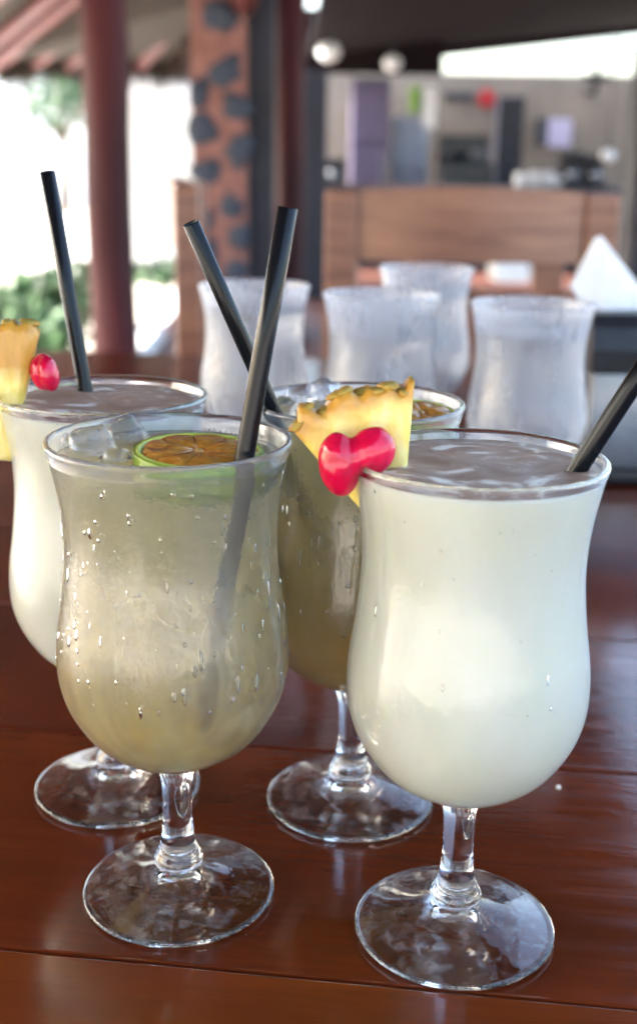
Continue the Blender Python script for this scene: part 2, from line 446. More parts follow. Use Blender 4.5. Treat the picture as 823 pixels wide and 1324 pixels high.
# ---- straws
def straw(a, b, label, r=.0032):
    a, b = Vector(a), Vector(b); L = (b - a).length
    bm = new()
    lathe(bm, [(r - .0004, 0), (r, 0), (r, L * .25), (r, L * .5), (r, L * .75), (r, L - .0002), (r - .0002, L), (r - .0004, L - .0002), (r - .0004, L * .5), (r - .0004, 0)], 32)
    o = obj('drinking_straw', bm, STRAW, None, True, a)
    o.rotation_euler = (b - a).to_track_quat('Z', 'Y').to_euler()
    tag(o, label, 'straw', 'black drinking straws'); return o
def straw_px(rim_px, rimz, bot_px, botY, tip_px, label, r=.0032):
    p = atZ(rim_px[0], rim_px[1], rimz); q = atY(bot_px[0], bot_px[1], botY)
    d = (p - q).normalized()
    # point on the line q+td that is seen at the tip's image row
    best = min((abs((lambda w: 662 - F_PX * (w - CAM).dot(CU) / (w - CAM).dot(FA))(q + d * t * .0005) - tip_px[1]), t) for t in range(100, 700))
    e = q + d * best[1] * .0005
    print('straw', label, 'bottom', q, 'rim', p, 'tip', e, 'tip px', 411.5 + F_PX * (e - CAM).dot(CR) / (e - CAM).dot(FA), 'len', (e - q).length)
    return straw(q, e, label, r)
straw_px((317, 585), .1784, (257, 932), GC[1] - .026, (370, 268), 'straight black straw standing in the cloudy lime drink beside the half lime')
straw_px((113, 521), .1700, (170, 850), GA[1] + .004, (63, 222), 'upright black straw standing in the white cocktail behind the lime drink')
straw_px((352, 527), .1784, (468, 790), GB[1] + .002, (236, 287), 'slanted black straw leaning out of the amber cocktail', .0030)
straw_px((746, 607), .1752, (640, 770), GD[1] + .004, (880, 405), 'black straw leaning out of the creamy cocktail with the split cherry')

# ---- half limes
def lime(loc, rad, rx, ry, rz, label):
    g = empty('half_lime', loc); g.rotation_euler = (rx, ry, rz); tag(g, label, 'lime', 'half limes in the cloudy drinks')
    n = 54
    bm = new()
    pr = [(0, -rad * .62), (rad * .3, -rad * .6), (rad * .62, -rad * .58), (rad * .86, -rad * .5), (rad * .97, -rad * .34), (rad, -rad * .12), (rad, 0), (rad * .99, .0006), (rad * .955, .0004)]
    lathe(bm, pr, n)
    obj('rind', bm, LRIND, g, True)
    bm = new(); lathe(bm, [(rad * .965, .0001), (rad * .95, .0008), (rad * .90, .0007), (rad * .87, -.001)], n); obj('pith', bm, LPITH, g, True)
    k = 9
    for i in range(k):
        bm = new(); a0 = 2 * math.pi * i / k + .012; a1 = 2 * math.pi * (i + 1) / k - .012
        rows = []
        m_ = 8
        for s in range(m_ + 1):
            a = a0 + (a1 - a0) * s / m_
            e = math.sin(math.pi * s / m_)
            rows.append([bm.verts.new((q * rad * math.cos(a), q * rad * math.sin(a), h)) for q, h in ((.10 + .03 * (1 - e), -.001), (.12, .0005 + .0002 * e), (.45, .0007 + .0004 * e), (.84 - .03 * (1 - e), .0007 + .0003 * e), (.88 - .03 * (1 - e), -.0008))])
        for u, v in zip(rows, rows[1:]):
            for t in range(4): bm.faces.new((u[t], v[t], v[t + 1], u[t + 1]))
        obj('segment', bm, LFLESH, g, True)
    bm = new(); lathe(bm, [(rad * .87, -.0007), (rad * .1, -.0002), (rad * .05, .0008), (0, .001)], n); obj('membrane', bm, LMEM, g, True)
    return g
pl = atZ(257, 583, .175)
lime((pl.x, pl.y, .1748), .0222, R(3), R(1), .4, 'half mandarin lime with orange pulp floating cut side up by the straight straw')
pl = atZ(541, 531, .174)
lime((pl.x + .001, pl.y - .002, .1735), .0150, R(8), R(-4), 1.0, 'half mandarin lime partly hidden behind the pineapple wedge with cherries')

# ---- ice lumps at the surface of the lime drink
def ice(loc, s, seed):
    bm = new(); bmesh.ops.create_icosphere(bm, subdivisions=3, radius=1)
    for v in bm.verts:
        w = v.co.copy(); m_ = max(abs(w.x), abs(w.y), abs(w.z)); w = w * (.55 + .45 / m_ * .8)
        v.co = w * (1 + .22 * noise.noise(w * 1.3 + Vector((seed * 7, 0, 0))))
    bmesh.ops.scale(bm, vec=s, verts=bm.verts)
    o = obj('ice_cube', bm, ICE, None, True, loc); o.rotation_euler = (seed, seed * 2, seed * 3); return o
for i, (px, py, s) in enumerate([(120, 578, .0095), (165, 562, .0085), (95, 572, .006), (200, 598, .006), (335, 600, .006), (150, 592, .006)]):
    p = atZ(px, py, .172)
    tag(ice((p.x, p.y, .1708), (s, s * .9, s * .75), i + 1), 'clear melting ice lump floating in the cloudy lime drink', 'ice', 'ice lumps in the lime drink')
for i, (px, py, s) in enumerate([(385, 516, .009), (420, 508, .008), (372, 530, .007)]):
    p = atZ(px, py, .172)
    tag(ice((p.x, p.y, .1708), (s, s * .9, s * .75), i + 11), 'clear melting ice lump floating in the amber cocktail', 'ice', 'ice lumps in the amber cocktail')

# ---- pineapple wedges
def pineapple(loc, rz, r0, r1, a0, a1, th, label, seed):
    g = empty('pineapple_wedge', loc, rz); tag(g, label, 'pineapple', 'pineapple wedges on the rims')
    rg = random.Random(seed)
    na, nr = 40, 16
    def edge(t):
        return r1 * (1 + .045 * math.sin(t * 21 + seed) * (1 if math.sin(t * 7 + seed) > -.3 else .3) + .07 * noise.noise(Vector((t * 9, seed, 0))))
    bm = new(); side = {}
    for s in (-1, 1):
        grid = []
        for i in range(na + 1):
            t = i / na; a = a0 + (a1 - a0) * t
            row = []
            for j in range(nr + 1):
                q = r0 + (edge(t) - r0) * j / nr
                x, z = q * math.cos(a), q * math.sin(a)
                border = min(i, na - i, j, nr - j)
                y = s * th * (1.0 if border > 1 else (.93 if border == 1 else .8)) + .0007 * noise.noise(Vector((x * 300, s * 5, z * 300)))
                row.append(bm.verts.new((x, y, z)))
            grid.append(row)
        side[s] = grid
        for i in range(na):
            for j in range(nr):
                f = (grid[i][j], grid[i + 1][j], grid[i + 1][j + 1], grid[i][j + 1])
                bm.faces.new(f if s < 0 else f[::-1])
    A, B = side[-1], side[1]
    def strip(u, v):
        for k in range(len(u) - 1): bm.faces.new((u[k], v[k], v[k + 1], u[k + 1]))
    strip(A[0], B[0]); strip(B[-1], A[-1]); strip([r[0] for r in B], [r[0] for r in A]); strip([r[-1] for r in A], [r[-1] for r in B])
    bmesh.ops.recalc_face_normals(bm, faces=bm.faces)
    obj('flesh', bm, PINE, g, True)
    # rind left in the eyes: small uneven brown-green scales on the outer arc
    m_ = 9
    for i in range(m_):
        t = (i + .5 + rg.uniform(-.2, .2)) / m_; a = a0 + (a1 - a0) * t
        q = edge(t)
        bm = new(); bmesh.ops.create_icosphere(bm, subdivisions=2, radius=1)
        for v in bm.verts: v.co = v.co * (1 + .35 * noise.noise(v.co * 2.2 + Vector((i * 5, seed, 0))))
        bmesh.ops.scale(bm, vec=(.0013, th * rg.uniform(.5, .9), .0030 * rg.uniform(.7, 1.5)), verts=bm.verts)
        o = obj('rind', bm, RIND, g, True, (q * math.cos(a) * .995, rg.uniform(-.4, .4) * th, q * math.sin(a) * .995)); o.rotation_euler = (0, -a, 0)
    return g
ap = atY(515, 715, GD[1] + .001)
e1 = atY(533, 500, GD[1] + .001) - ap; e2 = atY(374, 548, GD[1] + .001) - ap
print('pine', ap, math.degrees(math.atan2(e1.z, e1.x)), e1.length, math.degrees(math.atan2(e2.z, e2.x)), e2.length)
pineapple((ap.x, GD[1] + .003, ap.z), 0.06, .016, (e1.length + e2.length) / 2, math.atan2(e1.z, e1.x), math.atan2(e2.z, e2.x), .0058, 'pineapple wedge with jagged rind and split cherry on the creamy cocktail rim', 2)
YA = GA[1] - .002
ap = atY(5, 640, YA); e1 = atY(50, 428, YA) - ap
pineapple((ap.x, YA, ap.z), 0.1, .016, e1.length, math.atan2(e1.z, e1.x), math.atan2(e1.z, e1.x) + R(58), .006, 'pineapple wedge on the rim of the white cocktail behind the lime drink', 5)

# ---- cherries, slit and pushed on the rim
def cherry(loc, lobes, rot, label):
    bm = new()
    for (cx, cy, cz, sx, sy, sz, tilt) in lobes:
        r = bmesh.ops.create_uvsphere(bm, u_segments=32, v_segments=20, radius=1); vs = r['verts']
        bmesh.ops.scale(bm, vec=(sx, sy, sz), verts=vs)
        bmesh.ops.rotate(bm, cent=(0, 0, 0), matrix=Matrix.Rotation(tilt, 3, 'Y'), verts=vs)
        bmesh.ops.translate(bm, vec=(cx, cy, cz), verts=vs)
    for v in bm.verts: v.co *= 1 + .035 * noise.noise(v.co * 260)
    o = obj('cherry', bm, CHERRY, None, True, loc); o.rotation_euler = rot
    md = o.modifiers.new('remesh', 'REMESH'); md.mode = 'VOXEL'; md.voxel_size = .00035; md.use_smooth_shade = True
    sm = o.modifiers.new('smooth', 'SMOOTH'); sm.iterations = 6; sm.factor = .5
    tag(o, label, 'cherry', 'red cherries on the rims'); return o
pc = atY(459, 592, GD[1] - .012)
cherry(pc, [(-.0050, 0, -.0022, .0066, .0062, .0104, R(-8)), (.0050, .001, .0020, .0074, .0064, .0080, R(40)), (-.0005, .0006, .0002, .0056, .0056, .0066, R(10))], (0, 0, 0), 'glossy split red cherry pushed on the rim before the pineapple wedge')
pc = atY(62, 482, GA[1] - .006)
cherry(pc, [(-.002, .002, 0, .0055, .0055, .0075, R(-8)), (.0006, -.001, 0, .004, .0055, .0072, R(-12))], (0, 0, 0), 'small dark red cherry on the pineapple wedge of the white cocktail')

# ---- crumb on the table
bm = new(); bmesh.ops.create_icosphere(bm, subdivisions=2, radius=.0011)
for v in bm.verts: v.co *= 1 + .4 * noise.noise(v.co * 1500)
p = atZ(722, 1018, .0006); o = obj('crumb', bm, plain('crumb', 'd8d4c8', 'efeae0'), None, True, (p.x, p.y, .0006)); tag(o, 'tiny white crumb lying on the table by the plank joint', 'crumb')

# ================================================================== napkin holder and napkin
BLK = plain('black_holder_plastic', '0b0c10', '14161c', .35, 60, .1); STEEL = plain('grey_holder_panel', '6d727c', '8b9099', .25, 30, metal=.6)
hb = atZ(760, 630, 0); hx0 = hb.x; hy = hb.y
g = empty('napkin_holder', (hx0 + .075, hy + .06, 0), R(-4)); tag(g, 'black napkin holder with grey front panel beside a fogged water glass', 'napkin holder')
bm = new(); box(bm, (0, 0, .008), (.15, .12, .016), .004); obj('base', bm, BLK, g, True)
bm = new(); box(bm, (0, -.045, .056), (.146, .012, .085), .003); obj('front_panel', bm, STEEL, g, True)
bm = new(); box(bm, (0, .045, .070), (.146, .012, .11), .003); obj('back_panel', bm, BLK, g, True)
bm = new()
prf = [(-.056, .098), (-.058, .118), (-.052, .136), (-.036, .146), (.036, .146), (.052, .136), (.058, .118), (.056, .098)]
va = [[bm.verts.new((x, y, z)) for (y, z) in prf] for x in (-.075, -.071, .071, .075)]
for a, b in zip(va, va[1:]):
    for k in range(len(prf)): bm.faces.new((a[k], b[k], b[(k + 1) % len(prf)], a[(k + 1) % len(prf)]))
bm.faces.new(va[0][::-1]); bm.faces.new(va[-1]); bmesh.ops.recalc_face_normals(bm, faces=bm.faces)
obj('lid', bm, BLK, g)
for s in (-1, 1):
    bm = new(); box(bm, (s * .0715, 0, .057), (.006, .07, .082), .002); obj('side_post', bm, BLK, g, True)
NAP = plain('white_paper_napkin', 'e6e8ec', 'f2f3f5', .8, 90, .25)
Yn = hy + .06
def napkin(pxs, Y, th=.0016):
    bm = new(); P = [atY(x, y, Y) for x, y in pxs]; n = 10
    fr = []
    cen = sum(P, Vector()) / len(P)
    for s in (-1, 1):
        ring = [bm.verts.new(p + Vector((0, s * th + .004 * math.sin(p.x * 70), 0))) for p in P]; c0 = bm.verts.new(cen + Vector((0, s * (th + .005) , 0)))
        fr.append(ring)
        for i in range(len(ring)):
            f = (ring[i], ring[(i + 1) % len(ring)], c0); bm.faces.new(f if s < 0 else f[::-1])
    for i in range(len(P)):
        j = (i + 1) % len(P); bm.faces.new((fr[0][i], fr[1][i], fr[1][j], fr[0][j]))
    bmesh.ops.recalc_face_normals(bm, faces=bm.faces)
    return obj('paper_napkin', bm, NAP)
tag(napkin([(737, 370), (756, 332), (768, 307), (776, 304), (800, 336), (826, 368), (846, 396), (840, 425), (770, 425)], Yn), 'folded white paper napkin pointing up out of the black holder', 'napkin')

# ================================================================== chairs
CHW = Mat('chair_teak'); _v = CHW.coords((3, 3, 22)); _n = CHW.noise(_v, 2.0, 4, .6, .8)
CHW.to(CHW.ramp(_n, [(.3, '6c3e2a'), (.7, '98664a')]), 'Base Color'); CHW.set(rough=.4, coat=.25, coatr=.3); CHW = CHW.m
def chair(loc, rz, w, top, label):
    g = empty('wooden_chair', loc, rz); tag(g, label, 'chair', 'wooden chairs at the table')
    h = top - FL                                   # back height above the floor
    for s in (-1, 1):
        bm = new(); box(bm, (s * (w / 2 - .022), 0, h / 2 - .002), (.05, .04, h - .004), .006); obj('back_post', bm, CHW, g)
        bm = new(); box(bm, (s * (w / 2 - .03), -.42, .21), (.045, .045, .42), .004); obj('leg', bm, CHW, g)
    bm = new(); k = 12
    top_v = []
    rows = []
    for i in range(k + 1):
        t = i / k; x = (t - .5) * (w - .09); bow = .03 * (1 - (2 * t - 1) ** 2); crown = .008 * (1 - (2 * t - 1) ** 2)
        rows.append([bm.verts.new((x, y + bow, z)) for (y, z) in ((-.013, h - .104), (.013, h - .104), (.013, h - .004 + crown), (-.013, h - .004 + crown))])
    for a, b in zip(rows, rows[1:]):
        for q in range(4): bm.faces.new((a[q], b[q], b[(q + 1) % 4], a[(q + 1) % 4]))
    bm.faces.new(rows[0][::-1]); bm.faces.new(rows[-1]); bmesh.ops.recalc_face_normals(bm, faces=bm.faces)
    obj('top_rail', bm, CHW, g)
    for zz in (h - .16, h - .40):
        bm = new(); box(bm, (0, .008, zz), (w - .09, .022, .035), .003); obj('lower_rail', bm, CHW, g)
    for i in range(5):
        x = (i - 2) * (w - .13) / 4.6
        bm = new(); box(bm, (x, .012, h - .265), (.034, .014, .24), .003); obj('slat', bm, CHW, g)
        if i in (0, 3):
            bm = new(); box(bm, (x + .012, .014, h - .124), (.045, .014, .044), .003); obj('slat', bm, CHW, g)
    bm = new(); box(bm, (0, -.21, .435), (w, .46, .035), .008); obj('seat', bm, CHW, g)
    bm = new(); box(bm, (0, -.42, .38), (w - .1, .025, .07), .003); obj('seat_rail', bm, CHW, g)
    return g
YC = 1.82
a, b = atY(423, 242, YC), atY(797, 245, YC)
chair(((a.x + b.x) / 2, YC, FL), R(180) + R(-2), (b.x - a.x), (a.z + b.z) / 2, 'brown wooden chair with broad top rail facing the table beside the napkin holder')
YC2 = 1.95
a = atY(226, 236, YC2)
chair((a.x + .004, YC2 + .20, FL), R(180) + R(-86), .44, a.z, 'brown wooden chair turned sideways beyond the crossing black straws')

# ================================================================== posts, pillar
POST = plain('reddish_tree_post', '2a0d10', '46191d', .6, 6, .3, (1, 1, .25), spec=.2)
DPOST = plain('dark_painted_post', '11141f', '1c2030', .5, 6, .1)
def post(x0, x1, Y, label, ztop, mat=POST, seed=0):
    p0 = atY(x0, 300, Y); p1 = atY(x1, 300, Y); cx, r = (p0.x + p1.x) / 2, (p1.x - p0.x) / 2
    bm = new(); pts = []; rd = []
    for i in range(15):
        t = i / 14; z = FL - .02 + (ztop - FL) * t
        pts.append((cx + .012 * noise.noise(Vector((t * 4, seed, 0))), Y + .012 * noise.noise(Vector((t * 4, seed, 9))), z)); rd.append(r * (1.05 - .08 * t + .05 * noise.noise(Vector((t * 7, seed, 4)))))
    tube(bm, pts, rd, 20); o = obj('roof_post', bm, mat, None, True); tag(o, label, 'post', 'roof posts'); return o
post(114, 172, 5.0, 'thick reddish tree-trunk roof post standing on the white kerb', 1.50, seed=1)
post(355, 393, 7.5, 'slim reddish roof post between the dark square column and dark partition', 1.60, seed=2)
post(800, 850, 10.5, 'dark wooden post at the end of the kitchen counter', 1.25, DPOST, 3)
p0, p1 = atY(309, 200, 7.2), atY(356, 200, 7.2)
bm = new(); box(bm, ((p0.x + p1.x) / 2, 7.2, FL + 1.2), (p1.x - p0.x, .24, 2.4), .01); o = obj('square_column', bm, DPOST); tag(o, 'near-black square column between the stone pillar and the reddish post', 'column')
# stone pillar
p0, p1 = atY(248, 200, 6.9), atY(318, 200, 6.9); pw = p1.x - p0.x; pcx = (p0.x + p1.x) / 2
g = empty('stone_pillar', (pcx, 7.05, FL)); tag(g, 'stone pillar of dark blue stones set in orange mortar', 'pillar')
MORT = plain('orange_mortar', '704840', '865e56', .8, 14, .3); STN = plain('dark_blue_stone', '1e2634', '343e50', .6, 12, .4)
bm = new(); box(bm, (0, 0, 1.02), (pw, .3, 2.04), .01); obj('mortar_core', bm, MORT, g)
sm_ = []
for s in range(5):
    bm = new(); bmesh.ops.create_icosphere(bm, subdivisions=2, radius=1)
    for v in bm.verts: v.co = v.co * (1 + .55 * noise.noise(v.co * 1.6 + Vector((s * 9, 0, 0)))); v.co.y *= .35
    sm_.append(mesh('stone', bm, STN, True))
rg = random.Random(4); placed = []
for _ in range(500):
    x, z = rg.uniform(-pw / 2 + .03, pw / 2 - .03), rg.uniform(.06, 1.98); r = rg.uniform(.065, .105)
    if all((x - a) ** 2 + (z - b) ** 2 > (r + q) ** 2 * 1.1 for a, b, q in placed):
        placed.append((x, z, r)); o = link('stone', rg.choice(sm_), g, (x, -.15, z)); o.scale = (r * rg.uniform(.7, 1.15), .05, r * rg.uniform(.75, 1.3)); o.rotation_euler = (0, rg.uniform(0, 6), 0)

# ================================================================== palapa roof
THATCH = Mat('dry_palm_thatch'); _n = THATCH.noise(THATCH.coords((9, 9, 9)), 3, 5, .7)
THATCH.to(THATCH.ramp(_n, [(.3, '1a1511'), (.55, '382e26'), (.75, '54493a')]), 'Base Color'); THATCH.set(rough=.9); THATCH.bump(_n, .8, .03); THATCH = THATCH.m
RAFT = plain('red_brown_rafter', '4a1816', '682624', .5, 8, .2, (1, 1, 1))
EZ, RZ = 1.0, 1.75
roof = empty('palapa_roof', (0, 0, 0)); tag(roof, 'thatched palm roof on red-brown rafters over the table', 'roof')
XR = .33; Y0 = -3.0  # unseen right edge and rear reach are shaped for sky light and table sheen
V = {'a': (-2.8, Y0, EZ), 'b': (-2.8, 10.5, EZ), 'c': (-1.15, 10.5, EZ), 'd': (-.45, 7.0, 1.12), 'e': (-.6, 7.2, RZ), 'f': (-.6, Y0, RZ),
     'g': (XR, Y0, 1.5), 'h': (XR + .82, 5.2, 1.5), 'i': (-.2, 5.4, 1.35)}
def thick(bm, pts, up=.10):
    a = [bm.verts.new(p) for p in pts]; b = [bm.verts.new((p[0], p[1], p[2] + up)) for p in pts]
    bm.faces.new(a); bm.faces.new(b[::-1])
    for i in range(len(pts)): bm.faces.new((a[i], b[i], b[(i + 1) % len(pts)], a[(i + 1) % len(pts)]))
for ks in ('abef', 'bcde', 'fehg', 'dihe'):
    bm = new(); thick(bm, [V[k] for k in ks]); bmesh.ops.recalc_face_normals(bm, faces=bm.faces); obj('thatch_slope', bm, THATCH, roof)
def rafter(p, q, r=.05):
    bm = new(); p, q = Vector(p), Vector(q); dz = Vector((0, 0, -r * .9)); tube(bm, [p + dz, (p + q) / 2 + dz, q + dz], r, 10); obj('rafter', bm, RAFT, roof, True)
def lerp(a, b, t): return Vector(a).lerp(Vector(b), t)
for i in range(14): t = (i + .5) / 14; rafter(lerp(V['a'], V['b'], t), lerp(V['f'], V['e'], t))
for i in range(9): t = (i + .5) / 9; rafter(lerp(V['g'], V['h'], t), lerp(V['f'], V['e'], t))
for i in range(6): t = (i + .3) / 5.6; rafter(lerp(V['b'], V['c'], min(t, 1)), lerp(V['e'], V['d'], min(t, 1) * .8))
rafter(V['c'], V['d'], .05); rafter(V['d'], V['i'], .07); rafter(V['b'], V['e'], .07); rafter(V['e'], V['f'], .08)
# hanging palm fringe on the visible eaves
bm = new(); rg = random.Random(9)
def blade(p, l, w, lean):
    d = Vector((rg.uniform(-1, 1) * lean, rg.uniform(-1, 1) * lean, -1)).normalized(); sdv = Vector((rg.uniform(-1, 1), rg.uniform(-1, 1), 0)).normalized() * w
    a, b2 = bm.verts.new(p - sdv), bm.verts.new(p + sdv); e = bm.verts.new(p + d * l + sdv * .2); e2 = bm.verts.new(p + d * l * .6 - sdv * .8)
    bm.faces.new((a, b2, e, e2))
for (k1, k2, n) in (('a', 'b', 1600), ('b', 'c', 1500), ('c', 'd', 700)):
    for i in range(n):
        t = rg.random(); p = lerp(V[k1], V[k2], t) + Vector((rg.uniform(-.15, .1), rg.uniform(-.15, .1), rg.uniform(0, .12)))
        clump = .5 + .9 * abs(noise.noise(Vector((t * 14, ord(k1), 0))))
        blade(p, rg.uniform(.14, .36) * clump, rg.uniform(.006, .02), .35)
o = obj('fringe', bm, THATCH, roof); o['kind'] = 'stuff'

# ================================================================== kitchen at the back
KY = 14.0
def wallbox(name, x0, x1, y0, y1, Y, depth, mat, label, cat, group=None, bev=.01, kind=None):
    p, q = atY(x0, y0, Y), atY(x1, y1, Y)
    bm = new(); box(bm, ((p.x + q.x) / 2, Y + depth / 2, (p.z + q.z) / 2), (abs(q.x - p.x), depth, abs(p.z - q.z)), min(bev, depth * .2))
    o = obj(name, bm, mat); tag(o, label, cat, group, kind); return o
KW = plain('kitchen_wall_plaster', '6e665d', '847b70', .8, 2, .1)
pz = atY(700, 96, KY).z
q0, q1 = atY(395, 100, KY), atY(900, 100, KY)
bm = new(); box(bm, ((q0.x + q1.x) / 2, KY + .1, (pz + FL) / 2), (q1.x - q0.x, .2, pz - FL)); o = obj('kitchen_wall', bm, KW); tag(o, 'beige plaster kitchen wall at the back with a gap of sky above', 'wall')
# dark roof over the kitchen
KR = plain('dark_roof_boards', '120c0e', '1d1416', .8, 3, .2, (1, 6, 1), spec=.08)
kr = empty('kitchen_roof'); tag(kr, 'dark board roof over the kitchen at the back', 'roof')
L0, L1 = atY(395, 82, 13.2), atY(1000, 14, 13.2)
nb = 16
for i in range(nb):
    t0, t1 = i / nb, (i + .985) / nb
    bm = new(); a = L0.lerp(L1, t0); b = L0.lerp(L1, t1)
    a2, b2 = Vector((a.x * .62 + .15, 6.2, 1.22 + .1 * t0)), Vector((b.x * .62 + .15, 6.2, 1.22 + .1 * t1))
    thick(bm, [a, b, b2, a2], .05); bmesh.ops.recalc_face_normals(bm, faces=bm.faces); obj('board', bm, KR, kr)
bm = new(); tube(bm, [L0 + Vector((0, 0, -.02)), L1 + Vector((0, 0, -.02))], .06, 8); obj('beam', bm, KR, kr)
wallbox('dark_fascia', 392, 572, 10, 96, 12.2, .12, KR, 'dark fascia panel under the kitchen roof behind the globe lamps', 'panel')
wallbox('dark_partition', 393, 419, 92, 420, 9.0, .15, DPOST, 'dark partition beside the slim reddish roof post', 'partition')
wallbox('wall_sign', 574, 611, 118, 130, 13.97, .03, plain('dark_sign', '2a2a30', '3a3a40'), 'small dark sign on the kitchen wall beside the red disc', 'sign')
pr_ = atY(629, 127, 13.95); bm = new(); lathe(bm, [(0, 0), (.085, 0), (.095, .012), (.095, .025), (0, .03)], 28); o = obj('wall_disc', bm, plain('red_enamel', 'a3222a', 'b82f34', .4), None, False, (pr_.x, 13.99, pr_.z), (R(90), 0, 0)); tag(o, 'round red disc hanging on the kitchen wall', 'disc')
wallbox('picture_frame', 693, 707, 152, 188, 13.97, .03, plain('dark_frame', '33343c', '3e4048'), 'dark narrow frame on the kitchen wall beside the lavender notice', 'picture')
wallbox('notice', 709, 737, 153, 190, 13.97, .02, plain('lavender_paper', 'a9a4c4', 'b8b4d0'), 'lavender paper notice on the kitchen wall', 'notice')
wallbox('dark_doorway_post', 645, 669, 124, 300, 13.6, .2, DPOST, 'dark narrow post standing against the kitchen wall', 'post')
# refrigerator
def fridge():
    x0, x1, y0 = 455, 506, 100; Y = 12.6
    a, b = atY(x0, y0, Y), atY(x1, y0, Y); w = b.x - a.x; h = a.z - FL
    g = empty('refrigerator', ((a.x + b.x) / 2, Y + .3, FL)); tag(g, 'tall purple-grey refrigerator against the back wall', 'refrigerator')
    FM = plain('purple_grey_enamel', '463e58', '544c66', .4)
    bm = new(); box(bm, (0, 0, h / 2), (w, .55, h), .01); obj('body', bm, FM, g)
    bm = new(); box(bm, (0, -.295, h * .34), (w - .02, .03, h * .6), .008); obj('door', bm, FM, g)
    bm = new(); box(bm, (0, -.295, h * .82), (w - .02, .03, h * .32), .008); d = obj('door', bm, FM, g)
    bm = new(); box(bm, (w * .35, -.325, h * .5), (.02, .03, .3), .004); obj('handle', bm, STEEL, g)
fridge()
# pale blue curtain with folds
a, b = atY(507, 150, 12.9), atY(549, 300, 12.9)
bm = new(); k = 24; rows = []
for i in range(k + 1):
    x = a.x + (b.x - a.x) * i / k; y = 12.9 + .03 * math.sin(i * 1.5)
    rows.append([bm.verts.new((x, y + d_, z)) for d_ in (0, .006) for z in (a.z, b.z)])
for u, v in zip(rows, rows[1:]):
    bm.faces.new((u[0], v[0], v[1], u[1])); bm.faces.new((u[2], u[3], v[3], v[2])); bm.faces.new((u[0], u[2], v[2], v[0])); bm.faces.new((u[1], v[1], v[3], u[3]))
o = obj('curtain', bm, plain('pale_blue_cloth', 'b4c2d6', 'c6d2e2', .9)); tag(o, 'pale blue cloth hanging beside the purple refrigerator', 'curtain')
wallbox('green_board', 531, 546, 112, 146, 13.3, .03, plain('lime_green_paint', '6f9c2c', '82b03a'), 'small lime green board above the pale blue cloth', 'board')
wallbox('white_pilaster', 546, 563, 112, 166, 12.8, .08, plain('white_paint', 'e2e4e6', 'f0f0f0'), 'short bright white panel beside the lime green board', 'panel')
# stove with hood
def stove():
    Y = 12.4; a, b = atY(573, 172, Y), atY(642, 172, Y); w = b.x - a.x; h = a.z - FL
    g = empty('cooker', ((a.x + b.x) / 2, Y + .3, FL)); tag(g, 'black cooker standing before the beige kitchen wall', 'cooker')
    BM_ = plain('black_enamel', '14181e', '20262e', .35)
    bm = new(); box(bm, (0, 0, h * .39), (w, .55, h * .78), .01); obj('body', bm, BM_, g)
    bm = new(); box(bm, (0, -.285, h * .36), (w * .9, .025, h * .5), .006); obj('oven_door', bm, BM_, g)
    bm = new(); box(bm, (0, .24, h * .89), (w, .06, h * .218), .006); obj('back_panel', bm, BM_, g)
    for i in range(2):
        bm = new(); lathe(bm, [(0, 0), (.10, 0), (.105, .1), (.11, .11), (.1, .112), (0, .108)], 20); obj('pot', bm, STEEL if i else BM_, g, True, ((i - .5) * w * .5, -.05, h * .78))
stove()
# counter with dishes and machines
p = atY(412, 238, 11.6); q = atY(830, 238, 11.6)
bm = new(); box(bm, ((p.x + q.x) / 2, 11.9, (p.z + FL) / 2), (q.x - p.x, .6, p.z - FL), .01); o = obj('counter', bm, plain('dark_counter', '2a2226', '3c3236', .4)); tag(o, 'long dark counter in front of the kitchen wall', 'counter')
PLT = plain('white_crockery', 'd8dce2', 'e8eaee', .25)
rg = random.Random(12)
for i, px in enumerate((672, 690, 708, 722)):
    r = atY(px, 238, 11.8); bm = new(); hh = rg.uniform(.10, .18)
    k = int(hh / .016); pr = [(0, 0)]
    for j in range(k): pr += [(.05, j * .016 + .001), (.062, j * .016 + .010), (.062, j * .016 + .013)]
    pr.append((0, k * .016)); lathe(bm, pr, 24)
    o = obj('plate_stack', bm, PLT, None, False, (r.x, 11.8, p.z)); tag(o, 'stack of small white plates on the kitchen counter', 'plates', 'plate stacks on the counter')
def machine(x0, x1, y0, lab, seed):
    a, b = atY(x0, y0, 11.75), atY(x1, y0, 11.75); w = b.x - a.x; h = a.z - p.z
    g = empty('coffee_machine', ((a.x + b.x) / 2, 11.85, p.z)); tag(g, lab, 'machine', 'machines on the counter')
    bm = new(); box(bm, (0, 0, h * .1), (w, .3, h * .2), .008); obj('base', bm, DPOST, g)
    bm = new(); box(bm, (0, .09, h * .5), (w, .12, h * .62), .008); obj('body', bm, DPOST, g)
    bm = new(); box(bm, (0, 0, h * .88), (w, .3, h * .24), .01); obj('head', bm, BLK, g)
    bm = new(); lathe(bm, [(0, 0), (.045, 0), (.055, .08), (.05, .085), (0, .08)], 20); obj('jug', bm, STEEL, g, True, (0, -.06, h * .2))
machine(730, 756, 196, 'dark coffee machine on the kitchen counter beside the white plates', 1)
machine(759, 785, 200, 'dark machine with white globe above at the counter end', 2)
machine(416, 447, 205, 'dark bluish machine on the counter beside the purple refrigerator', 3)
